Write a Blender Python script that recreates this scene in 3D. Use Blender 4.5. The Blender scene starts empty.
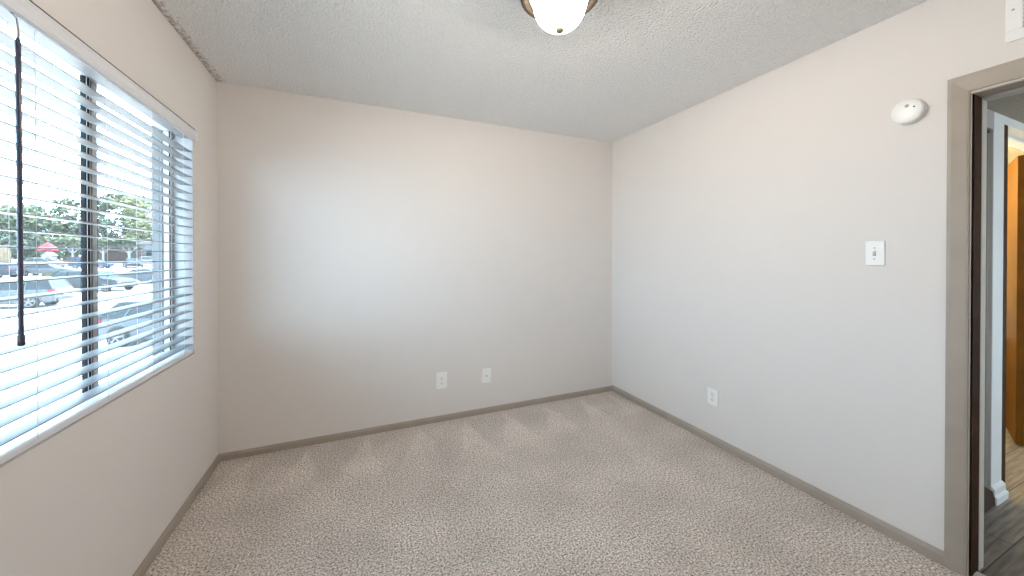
import bpy, bmesh, math, random
from mathutils import Vector, Matrix

# ------------------------------------------------------------------ camera, sky, sun, exposure
S = bpy.context.scene
COL = S.collection
cam_d = bpy.data.cameras.new('camera')
cam = bpy.data.objects.new('camera', cam_d); COL.objects.link(cam)
cam_d.sensor_fit = 'HORIZONTAL'; cam_d.sensor_width = 36.0
cam_d.lens = 359.7 / 1024 * 36.0
cam_d.shift_y = -28.6 / 1024
cam_d.clip_start = 0.02; cam_d.clip_end = 500
cam.location = (0, 0, 1.314)
cam.rotation_euler = (math.pi / 2 - 0.006, 0, -0.4046)
S.camera = cam

world = bpy.data.worlds.new('sky'); S.world = world
world.use_nodes = True
wn = world.node_tree.nodes; wl = world.node_tree.links
bg = wn['Background']
tc = wn.new('ShaderNodeTexCoord'); sp = wn.new('ShaderNodeSeparateXYZ'); cr = wn.new('ShaderNodeValToRGB')
wl.new(tc.outputs['Generated'], sp.inputs[0]); wl.new(sp.outputs['Z'], cr.inputs[0])
cr.color_ramp.elements[0].position = 0.0; cr.color_ramp.elements[0].color = (0.56, 0.785, 1.0, 1)
cr.color_ramp.elements[1].position = 0.7; cr.color_ramp.elements[1].color = (0.50, 0.75, 1.0, 1)
wl.new(cr.outputs[0], bg.inputs['Color'])
SKY_STRENGTH = 10.0
bg.inputs['Strength'].default_value = SKY_STRENGTH

SUN_STRENGTH = 25.0
sun_d = bpy.data.lights.new('sun', 'SUN'); sun_d.energy = SUN_STRENGTH; sun_d.angle = 0.009; sun_d.color = (1.0, 0.96, 0.9)
sun = bpy.data.objects.new('sun', sun_d); COL.objects.link(sun)
sun.rotation_euler = Vector((-0.42, -0.30, -0.86)).to_track_quat('-Z', 'Y').to_euler()

S.view_settings.view_transform = 'Standard'; S.view_settings.look = 'None'
S.view_settings.exposure = 0.0; S.view_settings.gamma = 1.0
S.view_settings.use_curve_mapping = False
LAMP_WATTS = 104.0
HALL_FILL_WATTS = 5.0
BATH_WATTS = 80.0
cy = S.cycles
cy.use_denoising = True; cy.denoiser = 'OPENIMAGEDENOISE'
cy.max_bounces = 14; cy.diffuse_bounces = 8; cy.transparent_max_bounces = 16
cy.caustics_reflective = False; cy.caustics_refractive = False
cy.sample_clamp_indirect = 6.0

# ------------------------------------------------------------------ materials
def mat(name, col, rough=0.6, metal=0.0, var=0.0, vscale=20.0, bump=0.0, bscale=200.0, bdist=0.002, spec=0.5, coat=0.0, emit=None, estr=0.0):
    m = bpy.data.materials.new(name); m.use_nodes = True
    n = m.node_tree.nodes; l = m.node_tree.links
    b = n['Principled BSDF']
    b.inputs['Base Color'].default_value = (*col, 1)
    b.inputs['Roughness'].default_value = rough
    b.inputs['Metallic'].default_value = metal
    b.inputs['Specular IOR Level'].default_value = spec
    b.inputs['Coat Weight'].default_value = coat
    t = n.new('ShaderNodeTexCoord')
    nz = n.new('ShaderNodeTexNoise'); nz.inputs['Scale'].default_value = vscale; nz.inputs['Detail'].default_value = 4
    l.new(t.outputs['Object'], nz.inputs['Vector'])
    r = n.new('ShaderNodeValToRGB')
    r.color_ramp.elements[0].position = 0.3; r.color_ramp.elements[1].position = 0.7
    r.color_ramp.elements[0].color = tuple(max(0, c * (1 - var)) for c in col) + (1,)
    r.color_ramp.elements[1].color = tuple(min(1, c * (1 + var)) for c in col) + (1,)
    l.new(nz.outputs['Fac'], r.inputs[0]); l.new(r.outputs[0], b.inputs['Base Color'])
    if bump:
        bz = n.new('ShaderNodeTexNoise'); bz.inputs['Scale'].default_value = bscale; bz.inputs['Detail'].default_value = 3
        l.new(t.outputs['Object'], bz.inputs['Vector'])
        bn = n.new('ShaderNodeBump'); bn.inputs['Strength'].default_value = bump; bn.inputs['Distance'].default_value = bdist
        l.new(bz.outputs['Fac'], bn.inputs['Height']); l.new(bn.outputs[0], b.inputs['Normal'])
    if emit:
        b.inputs['Emission Color'].default_value = (*emit, 1); b.inputs['Emission Strength'].default_value = estr
    return m

def glass_mat(name, tint=(1, 1, 1), haze=0.0, refl=0.05):
    m = bpy.data.materials.new(name); m.use_nodes = True
    n = m.node_tree.nodes; l = m.node_tree.links
    n.clear()
    o = n.new('ShaderNodeOutputMaterial')
    tr = n.new('ShaderNodeBsdfTransparent'); tr.inputs[0].default_value = (*tint, 1)
    gl = n.new('ShaderNodeBsdfGlossy'); gl.inputs['Roughness'].default_value = 0.01
    fr = n.new('ShaderNodeFresnel'); fr.inputs['IOR'].default_value = 1.4
    mu = n.new('ShaderNodeMath'); mu.operation = 'MULTIPLY'; mu.inputs[1].default_value = refl / 0.04
    mx = n.new('ShaderNodeMixShader')
    ge = n.new('ShaderNodeNewGeometry'); inv = n.new('ShaderNodeMath'); inv.operation = 'SUBTRACT'; inv.inputs[0].default_value = 1.0
    l.new(ge.outputs['Backfacing'], inv.inputs[1])
    fm = n.new('ShaderNodeMath'); fm.operation = 'MULTIPLY'
    l.new(fr.outputs[0], mu.inputs[0]); l.new(mu.outputs[0], fm.inputs[0]); l.new(inv.outputs[0], fm.inputs[1]); l.new(fm.outputs[0], mx.inputs[0])
    l.new(tr.outputs[0], mx.inputs[1]); l.new(gl.outputs[0], mx.inputs[2])
    out = mx
    if haze:   # translucent veil put into the pane to wash out the view
        tl = n.new('ShaderNodeBsdfTranslucent'); tl.inputs[0].default_value = (0.9, 0.92, 0.92, 1)
        nz = n.new('ShaderNodeTexNoise'); nz.inputs['Scale'].default_value = 3.0
        t = n.new('ShaderNodeTexCoord'); l.new(t.outputs['Object'], nz.inputs['Vector'])
        mr = n.new('ShaderNodeMapRange'); mr.inputs['To Min'].default_value = haze * 0.85; mr.inputs['To Max'].default_value = haze * 1.15
        l.new(nz.outputs['Fac'], mr.inputs['Value'])
        m2 = n.new('ShaderNodeMixShader'); l.new(mr.outputs[0], m2.inputs[0])
        l.new(mx.outputs[0], m2.inputs[1]); l.new(tl.outputs[0], m2.inputs[2]); out = m2
    l.new(out.outputs[0], o.inputs[0])
    return m

def carpet_mat():
    m = bpy.data.materials.new('carpet'); m.use_nodes = True
    n = m.node_tree.nodes; l = m.node_tree.links; b = n['Principled BSDF']
    b.inputs['Roughness'].default_value = 1.0; b.inputs['Specular IOR Level'].default_value = 0.05
    b.inputs['Sheen Weight'].default_value = 0.15
    t = n.new('ShaderNodeTexCoord')
    def noise(sc, det=2.0, rough=0.5):
        z = n.new('ShaderNodeTexNoise'); z.inputs['Scale'].default_value = sc; z.inputs['Detail'].default_value = det
        z.inputs['Roughness'].default_value = rough; l.new(t.outputs['Object'], z.inputs['Vector']); return z
    def mth(op, a, bb=None, clamp=False):
        q = n.new('ShaderNodeMath'); q.operation = op; q.use_clamp = clamp
        for i, v in enumerate((a, bb)):
            if v is None: continue
            if isinstance(v, (int, float)): q.inputs[i].default_value = v
            else: l.new(v, q.inputs[i])
        return q.outputs[0]
    tuft = noise(115, 3, 0.65)
    r = n.new('ShaderNodeValToRGB'); e = r.color_ramp.elements
    e[0].position = 0.35; e[0].color = (0.17, 0.135, 0.112, 1)
    e[1].position = 0.66; e[1].color = (0.98, 0.91, 0.84, 1)
    k = e.new(0.5); k.color = (0.60, 0.525, 0.47, 1)
    l.new(tuft.outputs['Fac'], r.inputs[0])
    # nap pushed over by the vacuum cleaner: wedges from the back wall, and soft blotches of pile
    s = n.new('ShaderNodeSeparateXYZ'); l.new(t.outputs['Object'], s.inputs[0])
    wob = noise(2.5, 2)
    v = mth('SUBTRACT', 2.83, s.outputs['Y'])
    u = mth('ADD', s.outputs['X'], mth('MULTIPLY', v, 0.12))
    u = mth('ADD', u, mth('MULTIPLY', wob.outputs['Fac'], 0.16))
    ph = mth('FRACT', mth('DIVIDE', mth('ADD', u, 5.07), 0.36))
    dist = mth('MULTIPLY', mth('ABSOLUTE', mth('SUBTRACT', ph, 0.5)), 0.36)
    wid = mth('ADD', mth('MULTIPLY', v, 0.26), 0.012)
    wedge = mth('DIVIDE', mth('SUBTRACT', wid, dist), 0.03, False)
    wedge = mth('MINIMUM', mth('MAXIMUM', wedge, 0.0), 1.0)
    fade = mth('MINIMUM', mth('MAXIMUM', mth('DIVIDE', mth('SUBTRACT', 0.62, v), 0.3), 0.0), 1.0)
    wedge = mth('MULTIPLY', wedge, fade)
    blot = noise(3.2, 3)
    bl = n.new('ShaderNodeMapRange'); bl.inputs['From Min'].default_value = 0.35; bl.inputs['From Max'].default_value = 0.65
    bl.inputs['To Min'].default_value = 0.90; bl.inputs['To Max'].default_value = 1.07
    l.new(blot.outputs['Fac'], bl.inputs['Value'])
    gain = mth('ADD', bl.outputs[0], mth('MULTIPLY', wedge, 0.15))
    mm = n.new('ShaderNodeVectorMath'); mm.operation = 'SCALE'
    l.new(r.outputs[0], mm.inputs[0]); l.new(gain, mm.inputs['Scale'])
    l.new(mm.outputs[0], b.inputs['Base Color'])
    bn = n.new('ShaderNodeBump'); bn.inputs['Strength'].default_value = 0.9; bn.inputs['Distance'].default_value = 0.008
    l.new(tuft.outputs['Fac'], bn.inputs['Height']); l.new(bn.outputs[0], b.inputs['Normal'])
    return m

def popcorn_mat(name, col):
    m = bpy.data.materials.new(name); m.use_nodes = True
    n = m.node_tree.nodes; l = m.node_tree.links; b = n['Principled BSDF']
    b.inputs['Roughness'].default_value = 1.0; b.inputs['Specular IOR Level'].default_value = 0.1
    t = n.new('ShaderNodeTexCoord')
    vo = n.new('ShaderNodeTexVoronoi'); vo.inputs['Scale'].default_value = 85; vo.feature = 'SMOOTH_F1'
    nz = n.new('ShaderNodeTexNoise'); nz.inputs['Scale'].default_value = 120; nz.inputs['Detail'].default_value = 4
    l.new(t.outputs['Object'], vo.inputs['Vector']); l.new(t.outputs['Object'], nz.inputs['Vector'])
    ad = n.new('ShaderNodeMath'); ad.operation = 'SUBTRACT'
    l.new(nz.outputs['Fac'], ad.inputs[0]); l.new(vo.outputs['Distance'], ad.inputs[1])
    bn = n.new('ShaderNodeBump'); bn.inputs['Strength'].default_value = 1.0; bn.inputs['Distance'].default_value = 0.010
    l.new(ad.outputs[0], bn.inputs['Height']); l.new(bn.outputs[0], b.inputs['Normal'])
    r = n.new('ShaderNodeValToRGB')
    r.color_ramp.elements[0].position = 0.3; r.color_ramp.elements[0].color = tuple(c * 0.90 for c in col) + (1,)
    r.color_ramp.elements[1].position = 0.62; r.color_ramp.elements[1].color = (*col, 1)
    l.new(nz.outputs['Fac'], r.inputs[0])
    # brown dust specks plus painted corner shade along the joint with the left wall
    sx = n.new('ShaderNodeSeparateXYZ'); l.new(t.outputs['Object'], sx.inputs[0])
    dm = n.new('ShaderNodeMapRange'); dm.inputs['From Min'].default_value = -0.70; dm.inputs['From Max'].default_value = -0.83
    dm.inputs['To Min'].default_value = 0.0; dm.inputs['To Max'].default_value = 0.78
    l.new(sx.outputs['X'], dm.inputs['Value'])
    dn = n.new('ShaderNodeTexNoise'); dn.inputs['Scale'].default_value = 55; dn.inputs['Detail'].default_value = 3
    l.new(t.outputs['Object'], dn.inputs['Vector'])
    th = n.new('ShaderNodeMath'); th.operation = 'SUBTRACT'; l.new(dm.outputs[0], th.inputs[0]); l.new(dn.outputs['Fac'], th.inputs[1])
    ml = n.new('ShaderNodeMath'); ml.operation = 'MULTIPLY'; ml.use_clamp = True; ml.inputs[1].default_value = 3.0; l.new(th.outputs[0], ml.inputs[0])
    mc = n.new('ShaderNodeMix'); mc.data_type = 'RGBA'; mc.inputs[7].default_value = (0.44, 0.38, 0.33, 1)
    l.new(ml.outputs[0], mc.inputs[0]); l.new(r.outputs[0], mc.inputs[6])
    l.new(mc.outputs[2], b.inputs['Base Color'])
    return m

def plank_mat():
    m = bpy.data.materials.new('vinyl_plank'); m.use_nodes = True
    n = m.node_tree.nodes; l = m.node_tree.links; b = n['Principled BSDF']
    b.inputs['Roughness'].default_value = 0.45
    t = n.new('ShaderNodeTexCoord'); mp = n.new('ShaderNodeMapping')
    l.new(t.outputs['Object'], mp.inputs[0])
    br = n.new('ShaderNodeTexBrick'); br.inputs['Scale'].default_value = 1.0
    br.inputs['Brick Width'].default_value = 1.1; br.inputs['Row Height'].default_value = 0.15
    br.inputs['Mortar Size'].default_value = 0.0025; br.inputs['Bias'].default_value = 0.0
    br.inputs['Color1'].default_value = (0.085, 0.07, 0.062, 1); br.inputs['Color2'].default_value = (0.22, 0.175, 0.145, 1)
    br.inputs['Mortar'].default_value = (0.03, 0.025, 0.022, 1)
    l.new(mp.outputs[0], br.inputs['Vector'])
    mp2 = n.new('ShaderNodeMapping'); mp2.inputs['Scale'].default_value = (3.0, 40.0, 1.0)
    l.new(t.outputs['Object'], mp2.inputs[0])
    nz = n.new('ShaderNodeTexNoise'); nz.inputs['Scale'].default_value = 1.5; nz.inputs['Detail'].default_value = 6
    l.new(mp2.outputs[0], nz.inputs['Vector'])
    mr = n.new('ShaderNodeMapRange'); mr.inputs['From Min'].default_value = 0.3; mr.inputs['From Max'].default_value = 0.7
    mr.inputs['To Min'].default_value = 0.5; mr.inputs['To Max'].default_value = 1.6
    l.new(nz.outputs['Fac'], mr.inputs['Value'])
    mm = n.new('ShaderNodeVectorMath'); mm.operation = 'SCALE'
    l.new(br.outputs['Color'], mm.inputs[0]); l.new(mr.outputs[0], mm.inputs['Scale'])
    l.new(mm.outputs[0], b.inputs['Base Color'])
    return m

M = {}
M['wall'] = mat('wall_paint', (0.74, 0.705, 0.68), 0.75, var=0.012, vscale=1.5, bump=0.12, bscale=160, bdist=0.0015, spec=0.3)
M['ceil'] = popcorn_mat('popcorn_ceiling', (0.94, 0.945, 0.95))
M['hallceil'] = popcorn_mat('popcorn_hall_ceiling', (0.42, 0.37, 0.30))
M['carpet'] = carpet_mat()
M['plank'] = plank_mat()
M['taupe'] = mat('taupe_trim_paint', (0.365, 0.312, 0.262), 0.5, var=0.05, vscale=9, bump=0.1, bscale=60)
M['hallgrey'] = mat('hall_trim_grey', (0.46, 0.43, 0.40), 0.55, var=0.03, vscale=6)
M['hallwhite'] = mat('hall_white_paint', (0.78, 0.78, 0.76), 0.45, var=0.02, vscale=6)
M['darkjamb'] = mat('dark_brown_stain', (0.055, 0.024, 0.012), 0.65, var=0.25, vscale=14, spec=0.15)
M['white'] = mat('white_plastic', (0.88, 0.88, 0.87), 0.35, var=0.01)
M['whitepaint'] = mat('white_window_paint', (0.48, 0.48, 0.485), 0.5, var=0.015, vscale=5)
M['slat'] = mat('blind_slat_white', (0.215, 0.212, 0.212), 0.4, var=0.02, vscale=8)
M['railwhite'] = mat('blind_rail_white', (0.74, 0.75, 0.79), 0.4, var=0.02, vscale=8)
M['cord'] = mat('blind_cord', (0.55, 0.56, 0.57), 0.8, var=0.05)
M['wand'] = mat('wand_dark', (0.045, 0.045, 0.07), 0.25, var=0.1)
M['hook'] = mat('wand_hook_metal', (0.35, 0.35, 0.36), 0.35, metal=0.8, var=0.05)
M['slot'] = mat('slot_dark', (0.05, 0.05, 0.055), 0.7, var=0.1)
M['grille'] = mat('grille_grey', (0.38, 0.38, 0.37), 0.6, var=0.05)
M['screw'] = mat('screw_metal', (0.45, 0.44, 0.42), 0.35, metal=0.7, var=0.05)
M['bronze'] = mat('window_bronze', (0.012, 0.013, 0.016), 0.6, var=0.15, spec=0.2)
M['brownalu'] = mat('window_brown_gasket', (0.19, 0.17, 0.155), 0.5, var=0.1)
M['alu'] = mat('window_aluminium', (0.58, 0.57, 0.56), 0.4, var=0.04)
M['outer'] = mat('outer_return_stucco', (0.14, 0.14, 0.14), 0.9, var=0.06, vscale=12)
M['seam'] = mat('seam_dark_grey', (0.10, 0.09, 0.085), 0.9, var=0.1)
M['glass'] = glass_mat('window_glass', (0.97, 0.985, 0.98), haze=0.008)
M['pan'] = mat('lamp_pan_bronze', (0.014, 0.009, 0.006), 0.5, metal=0.1, var=0.08)
M['ring'] = mat('lamp_ring_gold', (0.62, 0.45, 0.22), 0.25, metal=0.8, var=0.05)
def bowl_mat():
    m = mat('lamp_bowl_glass', (0.93, 0.91, 0.86), 0.25, var=0.02, emit=(1.0, 0.92, 0.78), estr=26.0)
    n = m.node_tree.nodes; l = m.node_tree.links; b = n['Principled BSDF']; o = n['Material Output']
    tr = n.new('ShaderNodeBsdfTransparent'); tr.inputs[0].default_value = (1, 0.985, 0.95, 1)
    mx = n.new('ShaderNodeMixShader'); mx.inputs[0].default_value = 0.30
    l.new(b.outputs[0], mx.inputs[1]); l.new(tr.outputs[0], mx.inputs[2]); l.new(mx.outputs[0], o.inputs[0])
    return m
M['bowl'] = bowl_mat()
M['finial'] = mat('lamp_finial', (0.32, 0.28, 0.20), 0.35, metal=0.5, var=0.05)
M['amber'] = mat('amber_wood_door', (0.10, 0.036, 0.001), 0.6, var=0.18, vscale=5, spec=0.1)
M['brass'] = mat('brass', (0.6, 0.42, 0.18), 0.25, metal=1.0, var=0.05)
M['yellow'] = mat('bathroom_wall_paint', (0.86, 0.82, 0.60), 0.6, var=0.02)
M['vanity'] = mat('vanity_dark_wood', (0.04, 0.022, 0.014), 0.5, var=0.2)
# outdoors
M['concrete'] = mat('pale_concrete', (0.50, 0.48, 0.46), 0.9, var=0.06, vscale=0.4, bump=0.1, bscale=8)
M['grass'] = mat('dry_grass', (0.04675, 0.055, 0.0165), 0.9, var=0.3, vscale=2)
M['bark'] = mat('bark', (0.0165, 0.0121, 0.00935), 0.9, var=0.3, vscale=6)
M['tyre'] = mat('tyre_rubber', (0.012, 0.012, 0.013), 0.8, var=0.1)
M['rim'] = mat('alloy_rim', (0.132, 0.132, 0.1375), 0.35, metal=0.3, var=0.05)
M['carglass'] = mat('car_window_glass', (0.011, 0.0165, 0.01925), 0.12, var=0.05, spec=0.35)
M['redlamp'] = mat('tail_lamp_red', (0.165, 0.0066, 0.011), 0.2, var=0.05)
M['clearlamp'] = mat('clear_lamp', (0.1925, 0.1925, 0.198), 0.15, var=0.03)
M['blacktrim'] = mat('black_trim', (0.012, 0.012, 0.013), 0.5, var=0.1)
M['extwall'] = mat('exterior_stucco', (0.088, 0.08525, 0.0825), 0.9, var=0.06, vscale=3)
M['brownwall'] = mat('brown_siding', (0.055, 0.03025, 0.01925), 0.8, var=0.2, vscale=1.2)
M['greywall'] = mat('grey_siding', (0.11, 0.1073, 0.1045), 0.8, var=0.06, vscale=1)
M['tan'] = mat('tan_fence_wood', (0.165, 0.1155, 0.066), 0.8, var=0.15, vscale=1.5)
M['roof'] = mat('shingle_roof', (0.033, 0.03025, 0.03025), 0.9, var=0.15, vscale=3)
M['whiteext'] = mat('white_exterior_paint', (0.176, 0.176, 0.1815), 0.6, var=0.03)
M['redcloth'] = mat('red_awning_cloth', (0.176, 0.011, 0.01925), 0.8, var=0.1)

def paint(name, col):
    return mat(name, col, 0.35, var=0.02, coat=0.1, spec=0.25)

# ------------------------------------------------------------------ mesh helpers
class MB:
    def __init__(s): s.v = []; s.f = []; s.mi = []
    def add(s, vs, fs, m=0):
        o = len(s.v); s.v += [tuple(v) for v in vs]
        for f in fs: s.f.append([i + o for i in f]); s.mi.append(m)
        return s
    def box(s, x0, x1, y0, y1, z0, z1, m=0):
        x0, x1 = sorted((x0, x1)); y0, y1 = sorted((y0, y1)); z0, z1 = sorted((z0, z1))
        return s.add([(x0, y0, z0), (x1, y0, z0), (x1, y1, z0), (x0, y1, z0), (x0, y0, z1), (x1, y0, z1), (x1, y1, z1), (x0, y1, z1)],
              [(0, 3, 2, 1), (4, 5, 6, 7), (0, 1, 5, 4), (1, 2, 6, 5), (2, 3, 7, 6), (3, 0, 4, 7)], m)
    def lathe(s, prof, c, axis='z', n=32, m=0):
        # prof: (radius, height) along the axis
        def P(r, h, a):
            u, w = r * math.cos(a), r * math.sin(a)
            return {'z': (c[0] + u, c[1] + w, c[2] + h), 'x': (c[0] + h, c[1] + u, c[2] + w), 'y': (c[0] + w, c[1] + h, c[2] + u)}[axis]
        vs = []; fs = []
        for r, h in prof:
            for k in range(n): vs.append(P(r, h, 2 * math.pi * k / n))
        for i in range(len(prof) - 1):
            for k in range(n):
                k2 = (k + 1) % n
                fs.append((i * n + k, i * n + k2, (i + 1) * n + k2, (i + 1) * n + k))
        fs.append(tuple(range(n))[::-1]); fs.append(tuple((len(prof) - 1) * n + k for k in range(n)))
        return s.add(vs, fs, m)
    def prism(s, pts, axis, a, b, m=0):
        # pts: 2-D outline in the two other axes
        def P(p, t): return {'x': (t, p[0], p[1]), 'y': (p[0], t, p[1]), 'z': (p[0], p[1], t)}[axis]
        n = len(pts)
        vs = [P(p, a) for p in pts] + [P(p, b) for p in pts]
        fs = [tuple(range(n))[::-1], tuple(range(n, 2 * n))] + [(k, (k + 1) % n, n + (k + 1) % n, n + k) for k in range(n)]
        return s.add(vs, fs, m)
    def tube(s, pts, r, n=8, m=0):
        pts = [Vector(p) for p in pts]; vs = []; fs = []
        for i, p in enumerate(pts):
            d = (pts[min(i + 1, len(pts) - 1)] - pts[max(i - 1, 0)]).normalized()
            a = d.orthogonal().normalized() if abs(d.z) < 0.95 else Vector((1, 0, 0)); a = (a - d * a.dot(d)).normalized(); b = d.cross(a)
            rr = r[i] if isinstance(r, (list, tuple)) else r
            for k in range(n):
                t = 2 * math.pi * k / n
                vs.append(p + (a * math.cos(t) + b * math.sin(t)) * rr)
        for i in range(len(pts) - 1):
            for k in range(n):
                fs.append((i * n + k, i * n + (k + 1) % n, (i + 1) * n + (k + 1) % n, (i + 1) * n + k))
        fs.append(tuple(range(n))[::-1]); fs.append(tuple((len(pts) - 1) * n + k for k in range(n)))
        return s.add(vs, fs, m)
    def bar(s, a, b, w, m=0): return s.tube([a, b], w, 4, m)
    def build(s, name, mats, parent=None, smooth=False, bevel=0.0, segs=2, loc=None):
        if not isinstance(mats, (list, tuple)): mats = [mats]
        me = bpy.data.meshes.new(name)
        o0 = Vector(loc) if loc is not None else (Vector(parent.location) if parent is not None and parent.get('worldparts') else Vector((0, 0, 0)))
        me.from_pydata([tuple(Vector(v) - o0) for v in s.v], [], s.f)
        for mm in mats: me.materials.append(mm)
        for p, i in zip(me.polygons, s.mi): p.material_index = i
        bm = bmesh.new(); bm.from_mesh(me); bmesh.ops.recalc_face_normals(bm, faces=bm.faces); bm.to_mesh(me); bm.free()
        if smooth:
            for p in me.polygons: p.use_smooth = True
            try: me.set_sharp_from_angle(angle=math.radians(38))
            except Exception: pass
        o = bpy.data.objects.new(name, me); COL.objects.link(o)
        if loc is not None: o.location = loc
        if parent is not None: o.parent = parent
        if bevel:
            bv = o.modifiers.new('bevel', 'BEVEL'); bv.width = bevel; bv.segments = segs; bv.limit_method = 'ANGLE'; bv.angle_limit = math.radians(40)
        return o

def tag(o, label=None, cat=None, group=None, kind=None):
    if label: o['label'] = label
    if cat: o['category'] = cat
    if group: o['group'] = group
    if kind: o['kind'] = kind
    return o

def thing(name, loc, label, cat, group=None, rz=0.0, world=True, kind=None):
    o = bpy.data.objects.new(name, None); COL.objects.link(o)
    o.location = loc; o.rotation_euler = (0, 0, rz); o.empty_display_size = 0.1
    tag(o, label, cat, group, kind)
    if world: o['worldparts'] = True
    return o

def struct(name, mb, m, label, cat, bevel=0.0, smooth=False):
    return tag(mb.build(name, m, bevel=bevel, smooth=smooth), label, cat, kind='structure')

# ------------------------------------------------------------------ room shell
XL, XR, YB, YF, H = -0.829, 2.3015, 2.8706, -0.46, 2.44
T = 0.12
# window opening in the left wall, widened by an added unseen pane for light
WY0, WY1, WZ0, WZ1 = 0.62, 2.50, 0.785, 2.01
XO = XL - 0.168      # outer face of the window wall
mb = MB()
mb.box(XO, XL, YF - T, WY0, -0.02, H + 0.1); mb.box(XO, XL, WY1, YB + T, -0.02, H + 0.1)
mb.box(XO, XL, WY0, WY1, -0.02, WZ0); mb.box(XO, XL, WY0, WY1, WZ1, H + 0.1)
struct('wall_left', mb, M['wall'], 'greige painted wall on the left around the bright window', 'wall')
struct('wall_back', MB().box(XL, XR + T, YB, YB + T, -0.02, H + 0.1), M['wall'], 'greige painted far wall with two plates low on it', 'wall')
DY0, DY1, DZ = -0.19, 0.612, 1.985     # doorway in the right wall
mb = MB()
mb.box(XR, XR + T, DY1, YB, -0.02, H + 0.1); mb.box(XR, XR + T, YF - T, DY0, -0.02, H + 0.1); mb.box(XR, XR + T, DY0, DY1, DZ, H + 0.1)
struct('wall_right', mb, M['wall'], 'greige painted wall with light switch, outlet and doorway', 'wall')
struct('wall_front', MB().box(XL, XR, YF - T, YF, -0.02, H + 0.1), M['wall'], 'greige painted wall opposite the two plates, facing them', 'wall')
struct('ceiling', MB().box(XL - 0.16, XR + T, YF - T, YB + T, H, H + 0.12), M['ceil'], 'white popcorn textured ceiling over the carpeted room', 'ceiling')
struct('floor', MB().box(XL, XR + 0.03, YF, YB, -0.06, 0.0), M['carpet'], 'speckled beige and brown carpet with vacuum marks', 'floor')

def baseboard(name, p0, p1, nrm, label, h=0.056, t=0.013, m=None):
    # profile swept from p0 to p1, nrm points into the room
    p0, p1, nrm = Vector(p0), Vector(p1), Vector(nrm)
    prof = [(0, 0), (t, 0), (t, h * 0.70), (t * 0.75, h * 0.78), (t * 0.55, h * 0.92), (t * 0.3, h), (0, h)]
    vs = [p + nrm * a + Vector((0, 0, z)) for p in (p0, p1) for a, z in prof]
    n = len(prof)
    fs = [tuple(range(n)), tuple(range(2 * n - 1, n - 1, -1))] + [(k, (k + 1) % n, n + (k + 1) % n, n + k) for k in range(n)]
    return struct(name, MB().add(vs, fs), m or M['taupe'], label, 'baseboard')
baseboard('baseboard_back', (XL, YB, 0), (XR, YB, 0), (0, -1, 0), 'taupe baseboard along the far wall', h=0.046)
baseboard('baseboard_left', (XL, YF, 0), (XL, YB - 0.013, 0), (1, 0, 0), 'taupe baseboard under the window', h=0.046)
baseboard('baseboard_right', (XR, 0.677, 0), (XR, YB - 0.013, 0), (-1, 0, 0), 'taupe baseboard between the far corner and the doorway')
baseboard('baseboard_front', (XL + 0.013, YF, 0), (XR, YF, 0), (0, 1, 0), 'taupe baseboard opposite the far wall')

# ------------------------------------------------------------------ window
win = thing('window_1', (XL - 0.1, (WY0 + WY1) / 2, WZ0), 'sliding window behind white blinds, widened by an added unseen pane', 'window', kind='structure')
FX1, FX0 = -0.914, -0.950
mb = MB()
lin = 0.004
mb.box(FX1, XL, WY0, WY0 + lin, WZ0, WZ1); mb.box(FX1, XL, WY1 - lin, WY1, WZ0, WZ1)
mb.box(FX1, XL, WY0 + lin, WY1 - lin, WZ1 - lin, WZ1)
mb.build('reveal', M['whitepaint'], win)
mb = MB().box(FX1, XL + 0.004, WY0 + lin, WY1 - lin, WZ0, WZ0 + 0.004)
mb.build('sill', M['whitepaint'], win, bevel=0.001)
mb = MB()
FW = 0.028
mb.box(FX0, FX1, WY0, WY0 + FW, WZ0, WZ1); mb.box(FX0, FX1, WY1 - FW, WY1, WZ0, WZ1)
mb.box(FX0, FX1, WY0 + FW, WY1 - FW, WZ0, WZ0 + FW); mb.box(FX0, FX1, WY0 + FW, WY1 - FW, WZ1 - FW, WZ1)
mb.build('frame', M['alu'], win, bevel=0.002)
for x0 in (FX1, FX0 + 0.006):   # black gaskets along the two edges of the far jamb
    MB().box(x0 - 0.006, x0, WY1 - FW - 0.003, WY1 - FW, WZ0 + FW, WZ1 - FW).build('gasket', M['bronze'], win)
mb = MB()   # outside return of the opening
mb.box(XO - 0.004, FX0, WY1 - 0.004, WY1, WZ0, WZ1); mb.box(XO - 0.004, FX0, WY0, WY0 + 0.004, WZ0, WZ1)
mb.build('outer_reveal', M['outer'], win)
# meeting stiles of the two sashes
zz = (WZ0 + FW, WZ1 - FW)
MB().box(-0.936, -0.922, 1.838, 1.862, *zz).build('sash_stile', M['bronze'], win, bevel=0.001)
MB().box(-0.938, -0.926, 1.862, 1.874, *zz).build('sash_stile', M['alu'], win, bevel=0.001)
MB().box(-0.940, -0.930, 1.874, 1.890, *zz).build('gasket', M['brownalu'], win)
MB().box(-0.946, -0.928, 1.890, 1.914, *zz).build('sash_stile', M['alu'], win, bevel=0.001)
MB().box(-0.946, -0.930, 1.914, 1.920, *zz).build('gasket', M['bronze'], win)
MB().box(-0.933, -0.930, 1.262, 1.838, *zz).build('pane', M['glass'], win)
MB().box(-0.946, -0.922, 1.205, 1.262, *zz).build('sash_stile', M['bronze'], win, bevel=0.001)  # stile of the added unseen pane
MB().box(-0.941, -0.938, WY0 + FW, 1.205, *zz).build('pane', M['glass'], win)  # unseen pane added without a blind to let in more daylight
MB().box(-0.941, -0.938, 1.920, WY1 - FW, *zz).build('pane', M['glass'], win)

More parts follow.
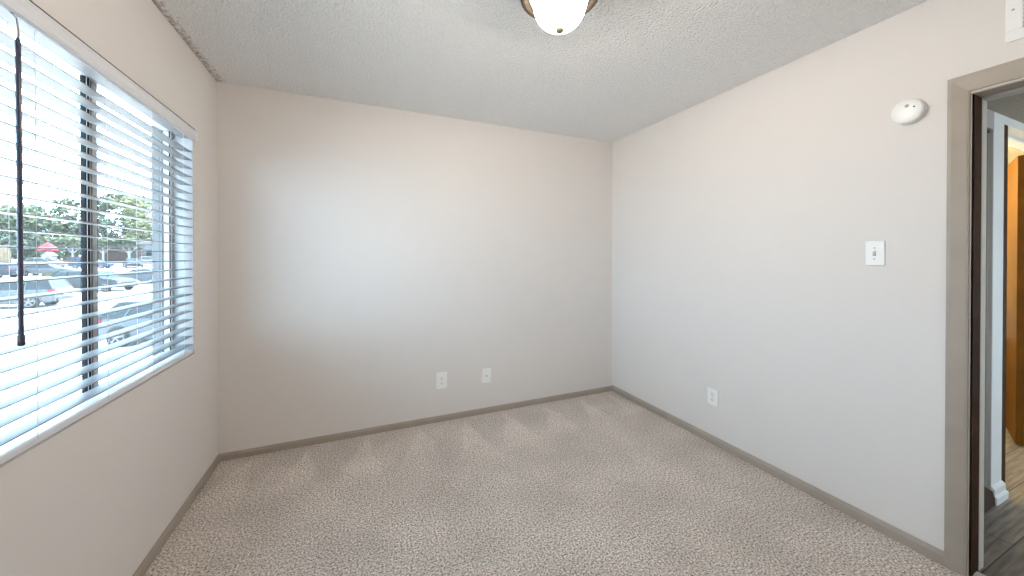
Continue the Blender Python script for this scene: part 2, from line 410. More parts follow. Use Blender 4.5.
# ------------------------------------------------------------------ blind
bl = thing('window_blind', (XL, 1.87, WZ1), 'white horizontal slat blind, open, in the window', 'blind')
BY0, BY1 = 1.245, WY1 - 0.008
BX1, BX0 = XL - 0.001, XL - 0.051        # slat front and back edge
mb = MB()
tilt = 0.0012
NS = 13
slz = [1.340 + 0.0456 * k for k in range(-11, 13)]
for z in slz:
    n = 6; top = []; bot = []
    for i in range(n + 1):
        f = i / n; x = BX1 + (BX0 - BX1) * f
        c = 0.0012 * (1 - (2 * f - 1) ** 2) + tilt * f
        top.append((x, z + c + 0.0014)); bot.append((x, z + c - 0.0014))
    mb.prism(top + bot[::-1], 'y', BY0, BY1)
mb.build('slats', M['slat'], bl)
mb = MB(); mb.prism([(BX1, WZ0 + 0.005), (BX1, WZ0 + 0.021), (BX1 - 0.004, WZ0 + 0.025), (BX0 + 0.004, WZ0 + 0.025), (BX0, WZ0 + 0.021), (BX0, WZ0 + 0.005)], 'y', BY0, BY1)
mb.build('bottom_rail', M['railwhite'], bl, bevel=0.001)
MB().box(BX0, BX1 - 0.003, BY0, BY1, WZ1 - 0.052, WZ1 - 0.006).build('headrail', M['slat'], bl, bevel=0.001)
mb = MB()
mb.prism([(XL + 0.004, 1.948), (XL + 0.016, 1.952), (XL + 0.019, 1.960), (XL + 0.017, 1.974), (XL + 0.019, 1.990), (XL + 0.014, 2.008), (XL + 0.004, 2.012)], 'y', WY0 - 0.004, WY1 + 0.003)
mb.build('valance', M['railwhite'], bl, bevel=0.001)
MB().box(XL, XL + 0.009, WY0 - 0.004, WY1 + 0.002, 2.0125, 2.0165).build('seam', M['seam'], bl)  # dark grey seam bead along the top edge of the valance
MB().box(XL - 0.002, XL + 0.021, WY1 + 0.002, WY1 + 0.007, 1.950, 2.012).build('valance_clip', M['white'], bl, bevel=0.001)
for y in (1.453, 1.764, 2.074, 2.385):
    mb = MB()
    mb.tube([(BX1 + 0.001, y, WZ0 + 0.02), (BX1 + 0.001, y, 1.958)], 0.0008, 6)
    mb.tube([(BX0 - 0.001, y, WZ0 + 0.02), (BX0 - 0.001, y, 1.958)], 0.0008, 6)
    for z in slz: mb.tube([(BX1 + 0.001, y, z - 0.003), (BX0 - 0.001, y, z - 0.002)], 0.0006, 4)
    mb.build('ladder_cord', M['cord'], bl)
mb = MB().tube([(XL + 0.004, 1.372, 1.950), (XL + 0.014, 1.370, 1.935), (XL + 0.018, 1.369, 1.900), (XL + 0.018, 1.368, 1.880)], 0.0028, 8)
mb.build('wand_hook', M['hook'], bl, smooth=True)
mb2 = MB().tube([(XL + 0.018, 1.368, 1.885), (XL + 0.018, 1.368, 1.872), (XL + 0.018, 1.369, 1.50), (XL + 0.018, 1.370, 1.100)], [0.0025, 0.0052, 0.0050, 0.0050], 10)
wd = mb2.build('tilt_wand', M['wand'], bl, smooth=True)
MB().lathe([(0.0050, 0.032), (0.0070, 0.026), (0.0074, 0.004), (0.0050, 0.0)], (XL + 0.018, 1.370, 1.082), 'z', 14).build('grip', M['wand'], bl, smooth=True)

# ------------------------------------------------------------------ doorway casing, jamb
door = thing('door_1', (XR, DY1, 0), 'open doorway with taupe casing leading to the hall', 'doorway', kind='structure')
CW = 0.058
def casing_prof(y_in, y_out):   # thick outside, thin inside
    return [(XR, y_in), (XR - 0.008, y_in), (XR - 0.011, y_in + (y_out - y_in) * 0.12), (XR - 0.017, y_in + (y_out - y_in) * 0.8), (XR - 0.017, y_out), (XR, y_out)]
ztop = DZ + 0.006 + CW + 0.012
mb = MB()
yi, yo = DY1 + 0.005, DY1 + 0.005 + CW
a = casing_prof(yi, yo)
vs = [(x, y, 0.0) for x, y in a] + [(x, y, DZ + 0.005 + (y - yi) * (CW + 0.012) / CW) for x, y in a]
n = len(a)
mb.add(vs, [tuple(range(n)), tuple(range(2 * n - 1, n - 1, -1))] + [(k, (k + 1) % n, n + (k + 1) % n, n + k) for k in range(n)])
mb.build('side_casing', M['taupe'], door)
mb = MB()
zi = DZ + 0.005
yl = DY0 - 0.005
hp = [(XR, 0), (XR - 0.008, 0), (XR - 0.011, 0.12), (XR - 0.017, 0.8), (XR - 0.017, 1.0), (XR, 1.0)]
vs = [(x, yi + CW * t, zi + (CW + 0.012) * t) for x, t in hp] + [(x, yl - CW * t, zi + (CW + 0.012) * t) for x, t in hp]
mb.add(vs, [tuple(range(n)), tuple(range(2 * n - 1, n - 1, -1))] + [(k, (k + 1) % n, n + (k + 1) % n, n + k) for k in range(n)])
mb.build('head_casing', M['taupe'], door)
mb = MB()
vs = [(x, yl - CW * t, 0.0) for x, t in hp] + [(x, yl - CW * t, zi + (CW + 0.012) * t) for x, t in hp]
mb.add(vs, [tuple(range(n)), tuple(range(2 * n - 1, n - 1, -1))] + [(k, (k + 1) % n, n + (k + 1) % n, n + k) for k in range(n)])
mb.build('side_casing', M['taupe'], door)
# jambs: thin taupe edge, dark stained face, pale hall side
MB().box(XR - 0.003, XR + 0.014, DY1, DY1 + 0.012, 0, DZ).build('jamb_edge', M['taupe'], door)
MB().box(XR + 0.014, XR + 0.088, DY1 - 0.002, DY1 + 0.006, 0, DZ).build('jamb', M['darkjamb'], door)
MB().box(XR + 0.088, XR + T + 0.014, DY1 - 0.004, DY1 + 0.006, 0, DZ).build('jamb_stop', M['hallwhite'], door)
MB().box(XR - 0.003, XR + 0.088, DY0, DY1, DZ - 0.006, DZ).build('head_jamb', M['taupe'], door)
MB().box(XR + 0.088, XR + T + 0.014, DY0, DY1, DZ - 0.016, DZ).build('head_stop', M['hallgrey'], door)
MB().box(XR - 0.003, XR + T + 0.014, DY0 - 0.006, DY0 + 0.003, 0, DZ).build('jamb', M['darkjamb'], door)
MB().prism([(XR + 0.026, 0.0), (XR + 0.040, 0.006), (XR + 0.060, 0.007), (XR + 0.078, 0.0)], 'y', DY0, DY1 - 0.004).build('threshold', M['alu'], door)

# ------------------------------------------------------------------ hall
HX0, HY = XR + T, 0.75
HC = 2.085
struct('floor_hall', MB().box(XR + 0.03, 5.6, -1.5, 2.4, -0.06, 0.0), M['plank'], 'grey brown wood plank floor of the hall', 'floor')
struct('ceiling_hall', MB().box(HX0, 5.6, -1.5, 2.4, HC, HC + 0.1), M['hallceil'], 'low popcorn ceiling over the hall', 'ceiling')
mb = MB()
mb.box(HX0, 3.10, HY, HY + T, 1.99, HC)           # header over the closet
mb.box(3.10, 3.24, HY, 1.7, 0, HC, 1)             # end of the partition
mb.box(3.24, 4.24, HY, HY + T, 2.04, HC, 1)      # header over the bathroom doorway
mb.box(4.24, 5.6, HY, HY + T, 0, HC, 1)
struct('wall_hall', mb, [M['hallgrey'], M['hallwhite']], 'pale hall wall end between two openings beyond the doorway', 'wall')
mb = MB(); mb.box(HX0, 5.6, -1.6, -1.5, 0, HC); mb.box(5.6, 5.7, -1.6, 0.87, 0, HC); mb.box(HX0, 3.10, 1.58, 1.70, 0, HC)
struct('wall_hall_far', mb, M['hallwhite'], 'pale walls closing off the hall and its closet', 'wall')
mb = MB(); mb.box(5.2, 5.3, 0.87, 2.4, 0, HC); mb.box(3.24, 5.3, 2.3, 2.4, 0, HC)
struct('wall_bathroom', mb, M['yellow'], 'warm yellow lit bathroom wall past the wooden door', 'wall')
d2 = thing('door_2', (3.10, HY, 0), 'cased closet opening in the hall left of the pale wall end', 'doorway', kind='structure')
MB().box(3.092, 3.10, HY + 0.001, HY + 0.016, 0, 1.99).build('jamb', M['hallgrey'], d2)
MB().box(3.084, 3.10, HY + 0.016, HY + 0.05, 0, 1.99).build('jamb_stop', M['taupe'], d2)
MB().box(HX0, 3.10, HY + 0.012, HY + 0.06, 1.975, 1.99).build('head_jamb', M['darkjamb'], d2)
MB().prism([(2.45, 0), (3.098, 0), (3.092, .035), (3.06, .085), (2.97, .13), (2.45, .14)], 'y', HY - 0.014, HY - 0.001).build('dark_panel', M['vanity'], d2)  # low dark panel with a humped edge at the foot of the closet opening
# white profiled plinth round the end of the partition
prof = [(0.020, 0), (0.020, 0.035), (0.012, 0.045), (0.012, 0.075), (0.006, 0.085), (0.0, 0.092)]
mb = MB(); rings = []
for o, z in prof: rings.append([(3.10, HY - o, z), (3.24 + o, HY - o, z), (3.24 + o, HY + 0.004, z), (3.10, HY + 0.004, z)])
vs = [p for r in rings for p in r]; fs = [(0, 3, 2, 1), tuple(range(len(vs) - 4, len(vs)))]
for i in range(len(rings) - 1):
    for k in range(4): fs.append((i * 4 + k, i * 4 + (k + 1) % 4, i * 4 + 4 + (k + 1) % 4, i * 4 + 4 + k))
mb.add(vs, fs)
struct('baseboard_hall', mb, M['hallwhite'], 'white stepped baseboard at the foot of the pale hall wall end', 'baseboard')
d3 = thing('door_3', (4.22, HY + 0.08, 0), 'bathroom doorway in the hall with an amber wooden door', 'door', kind='structure')
MB().box(3.241, 3.30, HY + 0.001, HY + T, 0.0, 2.04).build('jamb', M['darkjamb'], d3)
MB().box(3.30, 4.24, HY + 0.06, HY + T, 2.025, 2.04).build('head_jamb', M['hallwhite'], d3)
# the leaf, swung far back into the bathroom
def leaf(name, hinge, free, t, z0, z1, m, parent):
    h, f = Vector(hinge), Vector(free); d = (f - h).normalized(); q = Vector((-d.y, d.x)) * t
    return MB().prism([tuple(h), tuple(f), tuple(f + q), tuple(h + q)], 'z', z0, z1).build(name, m, parent, bevel=0.002)
lf = leaf('leaf', (4.225, 0.884), (4.62, 1.020), 0.035, 0.012, 2.02, M['amber'], d3)
mb = MB().lathe([(0.024, 0.0), (0.024, -0.006), (0.010, -0.010), (0.010, -0.030), (0.026, -0.036), (0.029, -0.048), (0.020, -0.060), (0.004, -0.063)], (0, 0, 0), 'y', 20)
kn = mb.build('knob', M['brass'], lf, smooth=True)
kn.location = Vector((4.50, 0.977, 0.84)) - Vector(d3.location); kn.rotation_euler = (0, 0, math.atan2(0.136, 0.395))
vt = thing('bathroom_vanity', (4.95, 1.25, 0), 'white topped dark wood vanity past the amber door', 'vanity')
MB().box(4.82, 5.19, 1.02, 1.7, 0.0, 0.66).build('cabinet', M['vanity'], vt, bevel=0.004)
MB().box(4.78, 5.19, 1.0, 1.72, 0.661, 0.875).build('countertop', M['white'], vt, bevel=0.01)
bd = bpy.data.lights.new('bathroom_lamp', 'POINT'); bd.energy = BATH_WATTS; bd.color = (1.0, 0.84, 0.46); bd.shadow_soft_size = 0.08
bo = bpy.data.objects.new('bathroom_lamp', bd); COL.objects.link(bo); bo.location = (4.2, 1.5, 1.95)
hd = bpy.data.lights.new('hall_fill_light', 'POINT'); hd.energy = HALL_FILL_WATTS; hd.color = (1.0, 0.95, 0.88); hd.shadow_soft_size = 0.1  # added unseen point light that lifts the dark hall
ho = bpy.data.objects.new('hall_fill_light', hd); COL.objects.link(ho); ho.location = (3.6, -0.7, 1.95)

# ------------------------------------------------------------------ ceiling lamp
LX, LY = 0.722, 1.215
lamp = thing('ceiling_lamp', (LX, LY, H), 'lit flush ceiling lamp with frosted glass bowl and bronze pan', 'lamp')
MB().lathe([(0.128, 0.0), (0.130, -0.020), (0.136, -0.060), (0.146, -0.098), (0.153, -0.112), (0.153, -0.118), (0.147, -0.121), (0.132, -0.118), (0.120, -0.112), (0.117, -0.100)], (LX, LY, H), 'z', 56).build('pan', M['pan'], lamp, smooth=True)
MB().lathe([(0.121, -0.104), (0.121, -0.116), (0.116, -0.120), (0.110, -0.117), (0.108, -0.104)], (LX, LY, H), 'z', 56).build('ring', M['ring'], lamp, smooth=True)
prof = [(0.105, -0.100)]
for k in range(0, 19):
    a = k / 18 * math.pi / 2
    prof.append((max(0.004, 0.106 * math.cos(a) ** 0.72), -0.118 - 0.119 * math.sin(a)))
MB().lathe(prof, (LX, LY, H), 'z', 56).build('glass_bowl', M['bowl'], lamp, smooth=True)
MB().lathe([(0.005, -0.234), (0.013, -0.238), (0.017, -0.244), (0.015, -0.251), (0.007, -0.256), (0.001, -0.257)], (LX, LY, H), 'z', 24).build('finial', M['finial'], lamp, smooth=True)
bu = bpy.data.lights.new('lamp_bulb', 'POINT'); bu.energy = LAMP_WATTS; bu.color = (1.0, 0.90, 0.79); bu.shadow_soft_size = 0.035
bu_o = bpy.data.objects.new('lamp_bulb', bu); COL.objects.link(bu_o); bu_o.location = (LX, LY, 2.297)

# ------------------------------------------------------------------ wall plates
def duplex(loc, axis, label):
    # axis 'y': on the far wall facing -y; axis 'x': on the right wall facing -x
    t = thing('wall_outlet', loc, label, 'outlet', 'duplex wall outlets', rz=0 if axis == 'y' else -math.pi / 2, world=False)
    w, h = (0.043, 0.066) if axis == 'y' else (0.041, 0.058)
    MB().box(-w, w, -0.007, 0.0, -h, h).build('plate', M['white'], t, bevel=0.003)
    for s in (-1, 1):
        o = MB().lathe([(0.0170, 0.0), (0.0170, -0.0025), (0.0160, -0.0035)], (0, -0.007, s * 0.0205), 'y', 24).build('socket', M['white'], t, smooth=True)
        mb = MB(); z = s * 0.0205
        mb.box(-0.0075, -0.0050, -0.0112, -0.0103, z - 0.002, z + 0.008); mb.box(0.0050, 0.0075, -0.0112, -0.0103, z - 0.001, z + 0.007)
        mb.lathe([(0.0026, 0.0), (0.0026, -0.0008)], (0, -0.0104, z - 0.0075), 'y', 12)
        mb.build('slots', M['slot'], o)
    MB().lathe([(0.0032, 0), (0.0032, -0.001), (0.002, -0.0016)], (0, -0.007, 0), 'y', 14).build('screw', M['screw'], t)
    return t
duplex((0.614, YB, 0.3265), 'y', 'white duplex outlet on the far wall left of the cable plate')
duplex((XR, 1.769, 0.329), 'x', 'white duplex outlet low on the wall with the light switch')
t = thing('cable_plate', (0.993, YB, 0.316), 'white cable jack plate hung slightly crooked on the far wall', 'wall plate', world=False)
t.rotation_euler = (0, math.radians(4), 0)
MB().box(-0.040, 0.040, -0.007, 0, -0.060, 0.060).build('plate', M['white'], t, bevel=0.003)
MB().lathe([(0.0065, 0), (0.0065, -0.004), (0.0045, -0.0042), (0.0045, -0.011)], (0, -0.007, 0.0), 'y', 16).build('jack', M['screw'], t)
for s in (-1, 1): MB().lathe([(0.003, 0), (0.003, -0.001)], (0, -0.007, s * 0.042), 'y', 12).build('screw', M['white'], t)
t = thing('light_switch', (XR, 0.907, 1.3325), 'white toggle light switch beside the doorway', 'switch', rz=-math.pi / 2, world=False)
MB().box(-0.035, 0.035, -0.0092, 0, -0.0585, 0.0585).build('plate', M['white'], t, bevel=0.003)
MB().box(-0.016, 0.016, -0.0105, -0.009, -0.033, 0.033).build('inset', M['white'], t, bevel=0.0012)
MB().box(-0.0060, 0.0060, -0.0112, -0.0103, -0.0125, 0.0125).build('toggle_slot', M['grille'], t)
mb = MB().prism([(-0.0105, 0.000), (-0.0105, 0.008), (-0.0215, 0.0135), (-0.0240, 0.0100), (-0.0110, -0.006)], 'x', -0.0042, 0.0042)
mb.build('toggle', M['white'], t, bevel=0.001)
for s in (-1, 1): MB().lathe([(0.0035, 0), (0.0035, -0.0012), (0.002, -0.0018)], (0, -0.0103, s * 0.0265), 'y', 14).build('screw', M['screw'], t)

sd = thing('smoke_detector', (XR, 0.792, 1.970), 'round white smoke detector on the wall above the switch', 'smoke detector', rz=-math.pi / 2, world=False)
MB().lathe([(0.054, 0.0), (0.056, -0.006), (0.055, -0.012)], (0, 0, 0), 'y', 48).build('mounting_ring', M['white'], sd, smooth=True)
MB().lathe([(0.046, -0.011), (0.046, -0.017)], (0, 0, 0), 'y', 40).build('vent_gap', M['grille'], sd)
MB().lathe([(0.050, -0.0165), (0.052, -0.018), (0.054, -0.024), (0.052, -0.032), (0.047, -0.036), (0.030, -0.0385), (0.002, -0.0395)], (0, 0, 0), 'y', 48).build('cover', M['white'], sd, smooth=True)
MB().lathe([(0.007, -0.0375), (0.007, -0.0402), (0.005, -0.0412)], (0.003, 0, 0.022), 'y', 18).build('test_button', M['grille'], sd)
MB().lathe([(0.0035, -0.0375), (0.0035, -0.040)], (0.026, 0, 0.011), 'y', 12).build('indicator', M['slot'], sd)

vn = thing('air_vent', (XR, 0.36, 2.255), 'white metal air vent on the wall over the doorway', 'vent', rz=-math.pi / 2, world=False)
# local x grows toward -y world
mb = MB(); W2, H2, B = 0.17, 0.118, 0.040
mb.box(-W2, W2, -0.010, 0, -H2, -H2 + B); mb.box(-W2, W2, -0.010, 0, H2 - B, H2)
mb.box(-W2, -W2 + B, -0.010, 0, -H2 + B, H2 - B); mb.box(W2 - B, W2, -0.010, 0, -H2 + B, H2 - B)
mb.build('frame', M['white'], vn, bevel=0.003)
MB().box(-W2 + B, W2 - B, -0.002, -0.001, -H2 + B, H2 - B).build('back_plate', M['grille'], vn)
mb = MB()
for k in range(9):
    z = -H2 + B + 0.010 + k * 0.0160
    mb.prism([(-0.002, z + 0.006), (-0.010, z - 0.003), (-0.010, z - 0.0045), (-0.002, z + 0.0045)], 'x', -W2 + B, W2 - B)
mb.build('louvers', M['white'], vn)
for sx in (-1, 1): MB().lathe([(0.004, 0), (0.004, -0.001), (0.002, -0.0018)], (sx * (W2 - 0.018), -0.010, -0.0), 'y', 14).build('screw', M['screw'], vn)

# ------------------------------------------------------------------ outdoors
def gz(y):   # the lot rises gently away from the building
    pts = [(-20, -1.85), (0, -1.78), (15, -1.66), (27, -1.40), (37, -1.24), (46, -1.18), (60, -0.84), (70, -0.35), (76, -0.12), (86, 0.3), (110, 0.6), (170, 1.0)]
    for (a, za), (b, zb) in zip(pts, pts[1:]):
        if a <= y <= b: return za + (zb - za) * (y - a) / (b - a)
    return pts[0][1] if y < pts[0][0] else pts[-1][1]
ys = [-20, 0, 15, 27, 37, 46, 60, 70, 76, 86, 110, 170]
mb = MB(); vs = []
for y in ys: vs += [(-160, y, gz(y)), (XO - 0.05, y, gz(y)), (-160, y, gz(y) - 0.3), (XO - 0.05, y, gz(y) - 0.3)]
fs = []
for i in range(len(ys) - 1):
    o = i * 4; fs += [(o, o + 1, o + 5, o + 4), (o + 2, o + 6, o + 7, o + 3), (o, o + 4, o + 6, o + 2), (o + 1, o + 3, o + 7, o + 5)]
fs += [(0, 2, 3, 1), (len(vs) - 4, len(vs) - 3, len(vs) - 1, len(vs) - 2)]
mb.add(vs, fs)
struct('ground', mb, M['concrete'], 'sunlit pale concrete parking lot outside the window', 'parking lot')

def loft(mb, sections, m=0):
    n = len(sections[0]); vs = [p for s in sections for p in s]; fs = [tuple(range(n)), tuple(range(len(vs) - 1, len(vs) - n - 1, -1))]
    for i in range(len(sections) - 1):
        for k in range(n): fs.append((i * n + k, i * n + (k + 1) % n, (i + 1) * n + (k + 1) % n, (i + 1) * n + k))
    mb.add(vs, fs, m)

CARS = {
 'sedan': dict(L=4.7, W=1.78, H=1.42, r=0.32,
    low=[(-.5, .42, .74, .72), (-.485, .30, .90, .84), (-.40, .24, .95, .93), (-.15, .21, .95, .96), (.15, .21, .93, .96), (.34, .23, .84, .94), (.455, .27, .74, .87), (.5, .38, .60, .70)],
    cab=(-.36, .20, -.21, .03), rear=.78),
 'hatch': dict(L=4.2, W=1.74, H=1.50, r=0.32,
    low=[(-.5, .42, .84, .74), (-.485, .30, .98, .86), (-.40, .24, 1.0, .94), (-.15, .21, .98, .96), (.15, .21, .95, .96), (.34, .23, .88, .94), (.455, .27, .78, .87), (.5, .38, .62, .70)],
    cab=(-.475, .22, -.34, .04), rear=.9),
 'wagon': dict(L=4.8, W=1.84, H=1.54, r=0.34,
    low=[(-.5, .44, .90, .80), (-.49, .32, 1.02, .90), (-.42, .26, 1.05, .95), (-.15, .23, 1.03, .97), (.15, .23, 1.0, .97), (.36, .25, .92, .95), (.46, .29, .80, .88), (.5, .40, .66, .72)],
    cab=(-.485, .24, -.43, .08), rear=.95),
}
def car(kind, x, y, heading, paint_m, label, cat='car', group='cars in the parking lot', rims=True):
    C = CARS[kind]; L, W, Hh, R = C['L'], C['W'], C['H'], C['r']; hw = W / 2
    t = thing('parked_car', (x, y, gz(y)), label, cat, group, rz=math.radians(heading), world=False)
    # painted body
    mb = MB(); secs = []
    for f, zb, zt, w in C['low']:
        w *= hw; c = 0.10
        secs.append([(f * L, -w * .93, zb), (f * L, -w, zb + c), (f * L, -w, (zb + zt) / 2), (f * L, -w * .97, zt - c), (f * L, -w * .86, zt),
                     (f * L, w * .86, zt), (f * L, w * .97, zt - c), (f * L, w, (zb + zt) / 2), (f * L, w, zb + c), (f * L, w * .93, zb)])
    loft(mb, secs)
    b0, b1, t0, t1 = [q * L for q in C['cab']]
    zb = 0.93 if kind == 'sedan' else (0.97 if kind == 'hatch' else 1.01)
    zt = Hh - 0.05; wb, wt = hw * .90, hw * .70
    # roof and pillars
    rs = []
    for f, dz, w in ((0, -.015, .93), (.15, .03, 1), (.5, .05, 1.02), (.85, .03, 1), (1, -.015, .93)):
        xx = t0 + (t1 - t0) * f; ww = wt * w
        rs.append([(xx, -ww, zt - .02), (xx, -ww * .9, zt + dz), (xx, ww * .9, zt + dz), (xx, ww, zt - .02)])
    loft(mb, rs)
    for s in (-1, 1):
        pil = [((b0 + .02, t0), .035), ((b1 - .02, t1), .03)]
        for (xa, xb), w in pil: mb.bar((xa, s * wb, zb - .03), (xb, s * wt, zt), w)
        fr = (.45,) if kind == 'sedan' else ((.30, .62) if kind == 'wagon' else (.28, .60))
        for f in fr: mb.bar((b0 + (b1 - b0) * f, s * wb, zb - .03), (t0 + (t1 - t0) * (f * 1.02), s * wt, zt), .03)
    body = mb.build('body', paint_m, t, smooth=True)
    mb = MB(); e = .012
    loft(mb, [[(b0, -wb, zb - .05), (b1, -wb, zb - .05), (b1, wb, zb - .05), (b0, wb, zb - .05)], [(t0 - e, -wt, zt - .005), (t1 + e, -wt, zt - .005), (t1 + e, wt, zt - .005), (t0 - e, wt, zt - .005)]])
    mb.build('windows', M['carglass'], t)
    for xw in (-.31 * L, .315 * L):
        for s in (-1, 1):
            wh = MB().lathe([(R * .70, -.10), (R * .95, -.09), (R, -.05), (R, .05), (R * .95, .09), (R * .70, .10)], (0, 0, 0), 'y', 24).build('wheel', M['tyre'], t, smooth=True)
            wh.location = (xw, s * (hw - .07), R)
            mb = MB()
            for k in range(5):
                a = k * 2 * math.pi / 5 + .3
                mb.bar((0, s * .100, 0), (math.cos(a) * R * .66, s * .098, math.sin(a) * R * .66), .045)
            nn = 20; ring = [(math.cos(2 * math.pi * k / nn) * R * .66, s * .098, math.sin(2 * math.pi * k / nn) * R * .66) for k in range(nn + 1)]
            mb.tube(ring, .022, 6)
            mb.lathe([(.06, -.01), (.06, .01)], (0, s * .105, 0), 'y', 12)
            mb.build('rim', M['rim'], wh)
            MB().lathe([(R * 1.13, -.06), (R * 1.13, .006)] if s > 0 else [(R * 1.13, .06), (R * 1.13, -.006)], (xw, s * (hw * .955), R * 1.02), 'y', 24).build('wheel_arch', M['blacktrim'], t)
    zl = C['rear']
    for s in (-1, 1):
        MB().box(-.497 * L, -.44 * L, s * hw * .60, s * hw * .925, zl - .14, zl + .02).build('tail_light', M['redlamp'], t, bevel=.02)
        MB().box(.43 * L, .487 * L, s * hw * .52, s * hw * .86, .60, .72).build('headlight', M['clearlamp'], t, bevel=.02)
    MB().box(-.508 * L, -.46 * L, -hw * .78, hw * .78, .34, .50).build('bumper', M['blacktrim'] if kind == 'wagon' else paint_m, t, bevel=.03)
    MB().box(.46 * L, .506 * L, -hw * .72, hw * .72, .34, .48).build('bumper', paint_m, t, bevel=.03)
    MB().box(-.508 * L - .004, -.5 * L, -.26, .26, .56, .68).build('number_plate', M['clearlamp'], t)
    return t

P_SILVER = paint('silver_paint', (0.070, 0.079, 0.083)); P_DARK = paint('charcoal_paint', (0.009, 0.0105, 0.014))
P_BLUE = paint('blue_paint', (0.011, 0.04125, 0.0935)); P_WHITE = paint('white_car_paint', (0.154, 0.154, 0.1595)); P_RED = paint('red_car_paint', (0.154, 0.011, 0.01375))
P_STONE = paint('stone_grey_paint', (0.070, 0.079, 0.085)); P_GREY = paint('grey_paint', (0.036, 0.040, 0.048)); P_NAVY = paint('navy_paint', (0.0099, 0.0121, 0.01925))
car('wagon', -17.5, 28.2, 185, P_SILVER, 'silver station wagon seen from behind, second nearest to the window')
car('wagon', -18.3, 37.6, -19, P_DARK, 'charcoal car crossing in front of the silver sedan, just beyond the wagon')
car('sedan', -19.0, 45.4, 170, P_GREY, 'grey sedan behind the charcoal car, its red tail light showing')
car('hatch', -5.75, 16.35, -16, P_STONE, 'grey hatchback parked closest to the building, near the right window edge')
car('sedan', -33.5, 60.4, 2, P_SILVER, 'silver sedan between the charcoal car and the white car')
car('wagon', -36.6, 57.6, 176, P_NAVY, 'dark blue car left of the silver sedan, behind the wagon')
car('sedan', -41.8, 74.4, 4, P_WHITE, 'white car parked in front of the red umbrella')
car('sedan', -40.3, 77.6, 178, P_RED, 'small red car between the white car and the blue car')
car('hatch', -35.3, 71.6, 2, P_BLUE, 'bright blue car in front of the brown carport')
car('sedan', -31.4, 72.8, -61, P_NAVY, 'near black car parked right of the blue car')
car('hatch', -31.9, 77.6, 119, P_WHITE, 'white hatchback in front of the grey building, farthest right of the far cars')
# grass strip
struct('lawn_strip', MB().box(-33, -16, 58.5, 63.5, gz(58.5) - .25, gz(61) + .22), M['grass'], 'pale green grass strip before the far parked cars', 'grass')

# leafy trees
def leaf_mat(name, c):
    m = mat(name, c, 0.8, var=0.45, vscale=0.9)
    return m
LM = [leaf_mat('leaves_deep_green', (0.0448, 0.0614, 0.0362)), leaf_mat('leaves_mid_green', (0.0761, 0.0955, 0.0480)), leaf_mat('leaves_yellow_green', (0.1253, 0.1321, 0.0512))]
def tree(x, y, h, r, lm, label, seed, nb=16, nl=170):
    rnd = random.Random(seed)
    t = thing('tree', (x, y, gz(y)), label, 'tree', 'trees beyond the parking lot', world=False)
    mb = MB()
    mb.tube([(0, 0, 0), (.1, 0, h * .25), (-.05, .1, h * .5), (0, 0, h * .75)], [.28, .22, .16, .06], 8)
    for k in range(6):
        a = k * 1.05 + rnd.random(); z0 = h * (.25 + .06 * k)
        mb.tube([(0, 0, z0), (math.cos(a) * r * .35, math.sin(a) * r * .35, z0 + h * .12), (math.cos(a) * r * .65, math.sin(a) * r * .65, z0 + h * .2)], [.11, .08, .03], 6)
    mb.build('trunk', M['bark'], t, smooth=True)
    mb = MB()
    for b in range(nb):
        a = rnd.random() * 2 * math.pi; q = math.sqrt(rnd.random()) * r * .68; f = rnd.random()
        c = Vector((math.cos(a) * q, math.sin(a) * q, h * (.20 + .68 * f))); br = r * (.34 + .2 * rnd.random()) * (1.1 - .35 * f)
        for k in range(nl):
            d = Vector((rnd.gauss(0, 1), rnd.gauss(0, 1), rnd.gauss(0, 1))).normalized() * br * (.6 + .45 * rnd.random())
            p = c + Vector((d.x, d.y, d.z * .8))
            u = Vector((rnd.gauss(0, 1), rnd.gauss(0, 1), rnd.gauss(0, .6))).normalized(); w = u.orthogonal().normalized(); s = .24 + .26 * rnd.random()
            mb.add([p - u * s, p + w * s * .55, p + u * s, p - w * s * .55], [(0, 1, 2, 3)])
    mb.build('crown', lm, t)
    return t
TR = [(-60, 98, 12.6, 5.2, 0, 'tall green tree farthest left, behind the tan fence'),
      (-55.5, 95.5, 11.0, 4.6, 1, 'mid green tree directly behind the red umbrella'),
      (-53, 89.8, 5.5, 2.8, 0, 'low dark tree between the tan fence and the red umbrella'),
      (-51.0, 101, 13.2, 4.8, 1, 'mid green tree between the red umbrella and the dark window bars'),
      (-46.3, 93.5, 8.5, 3.4, 0, 'shorter dark tree behind the dark window bars'),
      (-45.5, 103, 15.6, 5.2, 1, 'tall green tree just right of the dark window bars'),
      (-41.0, 96, 13.6, 5.0, 2, 'bright yellow green tree standing over the brown carport'),
      (-36.8, 102, 13.4, 4.8, 2, 'yellow green tree behind the grey building at the window edge')]
for i, (x, y, h, r, c, lb) in enumerate(TR): tree(x, y, h, r, LM[c], lb, 11 + i)

# tan board fence at the left
f = thing('board_fence', (-58.2, 88, gz(88)), 'tall tan wooden board fence at the left of the lot', 'fence', world=False)
mb = MB()
for k in range(24): mb.box(-5 + k * .42, -5 + k * .42 + .40, 0, .06, 0.05, 3.0 + .06 * (k % 3))
mb.build('boards', M['tan'], f)
for k in range(5): MB().box(-5 + k * 2.4, -4.86 + k * 2.4, .06, .2, 0, 3.1).build('post', M['bark'], f)
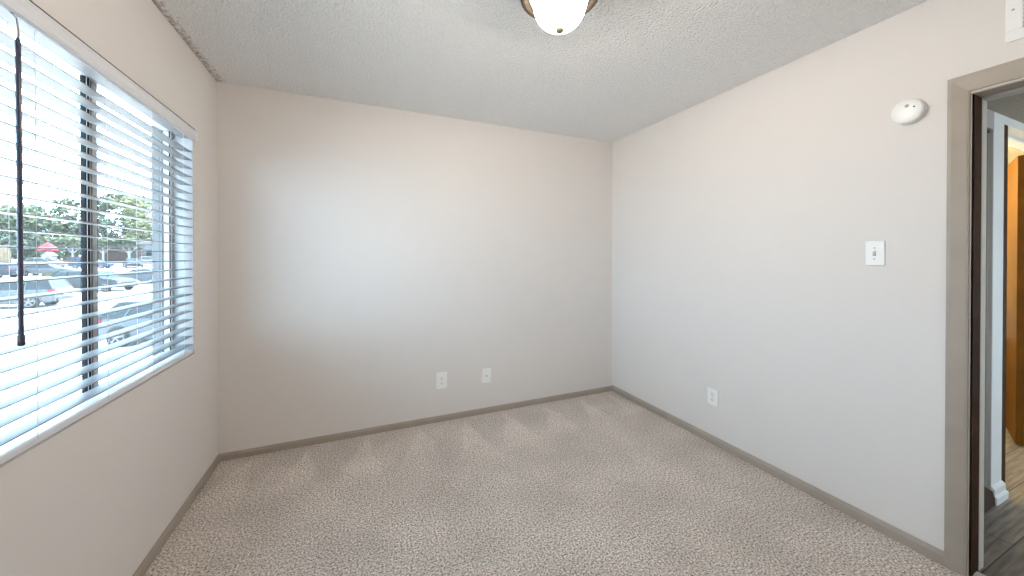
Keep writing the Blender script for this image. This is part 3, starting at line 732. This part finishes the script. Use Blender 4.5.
# hedge behind the carport and the grey building
rnd = random.Random(5)
mb = MB()
for k in range(2800):
    p = Vector((-52 + 14 * rnd.random(), 89.6 + 1.5 * rnd.random() - .75, gz(91) + 4.3 * rnd.random() ** .8 + .25 * rnd.random()))
    u_ = Vector((rnd.gauss(0, 1), rnd.gauss(0, 1), rnd.gauss(0, .6))).normalized(); w_ = u_.orthogonal().normalized(); q_ = .22 + .24 * rnd.random()
    mb.add([p - u_ * q_, p + w_ * q_ * .55, p + u_ * q_, p - w_ * q_ * .55], [(0, 1, 2, 3)])
tag(mb.build('hedge', LM[1]), 'tall leafy hedge running behind the brown carport', 'hedge')
# red umbrella over a white shed front
s = thing('shed', (-45.9, 82.4, gz(82.4)), 'small white gabled shed under a red umbrella', 'shed', world=False)
MB().prism([(-.55, 0), (.55, 0), (.55, 1.45), (0, 1.9), (-.55, 1.45)], 'y', 0, 1.2).build('walls', M['whiteext'], s)
MB().prism([(-.66, 1.36), (0, 1.9), (.66, 1.36), (.66, 1.46), (0, 2.0), (-.66, 1.46)], 'y', -.12, 1.3).build('roof', M['whiteext'], s)
MB().box(-.3, .3, -.03, 0, 0, 1.3).build('door', M['greywall'], s)
u = thing('patio_umbrella', (-47.5, 85.5, gz(85.5)), 'red cloth patio umbrella rising over the white shed', 'umbrella', world=False)
MB().tube([(0, 0, 0), (0, 0, 3.5)], .05, 8).build('pole', M['whiteext'], u)
mb = MB(); ring = [(1.25 * math.cos(k * math.pi / 4), 1.25 * math.sin(k * math.pi / 4), 2.5) for k in range(8)]
val = [(p[0], p[1], 2.05) for p in ring]
vs = [(0, 0, 3.6)] + ring + val
fs = [(0, 1 + k, 1 + (k + 1) % 8) for k in range(8)] + [(1 + k, 9 + k, 9 + (k + 1) % 8, 1 + (k + 1) % 8) for k in range(8)]
mb.add(vs, fs); mb.build('canopy', M['redcloth'], u)
# brown carport with white braces
c = thing('carport', (-38.6, 84.0, gz(84)), 'brown sided carport with white braced posts', 'carport', world=False)
MB().box(-5.4, 2.4, 2.6, 2.9, 0, 2.85).build('back_wall', M['brownwall'], c)
MB().prism([(-.6, 2.75), (3.2, 2.85), (3.2, 2.97), (-.6, 2.87)], 'x', -5.7, 2.7).build('roof', M['roof'], c)
for xk in (-5.1, -1.4, 1.9):
    MB().box(xk - .11, xk + .11, -.11, .11, 0, 2.76).build('post', M['whiteext'], c)
    mb = MB(); mb.bar((xk, 0, 1.7), (xk - .9, 0, 2.75), .09); mb.bar((xk, 0, 1.7), (xk + .9, 0, 2.75), .09); mb.build('brace', M['whiteext'], c)
MB().box(.6, 1.7, 2.52, 2.6, 1.0, 2.1).build('window', M['carglass'], c)
g = thing('apartment_building', (-32.6, 88.4, gz(88)), 'low pale grey building right of the brown carport', 'building', world=False)
MB().box(-4.6, 8.0, 0, 4, 0, 3.4).build('walls', M['greywall'], g)
MB().prism([(-.3, 3.4), (4.3, 3.4), (2, 4.2)], 'x', -5.0, 8.5).build('roof', M['roof'], g)
for xk in (-3.0, 1.0, 5.0): MB().box(xk - .6, xk + .6, -.05, 0, 1.0, 2.3).build('window', M['carglass'], g)
MB().box(-1.5, -.6, -.05, 0, 0, 2.1).build('door', M['brownwall'], g)
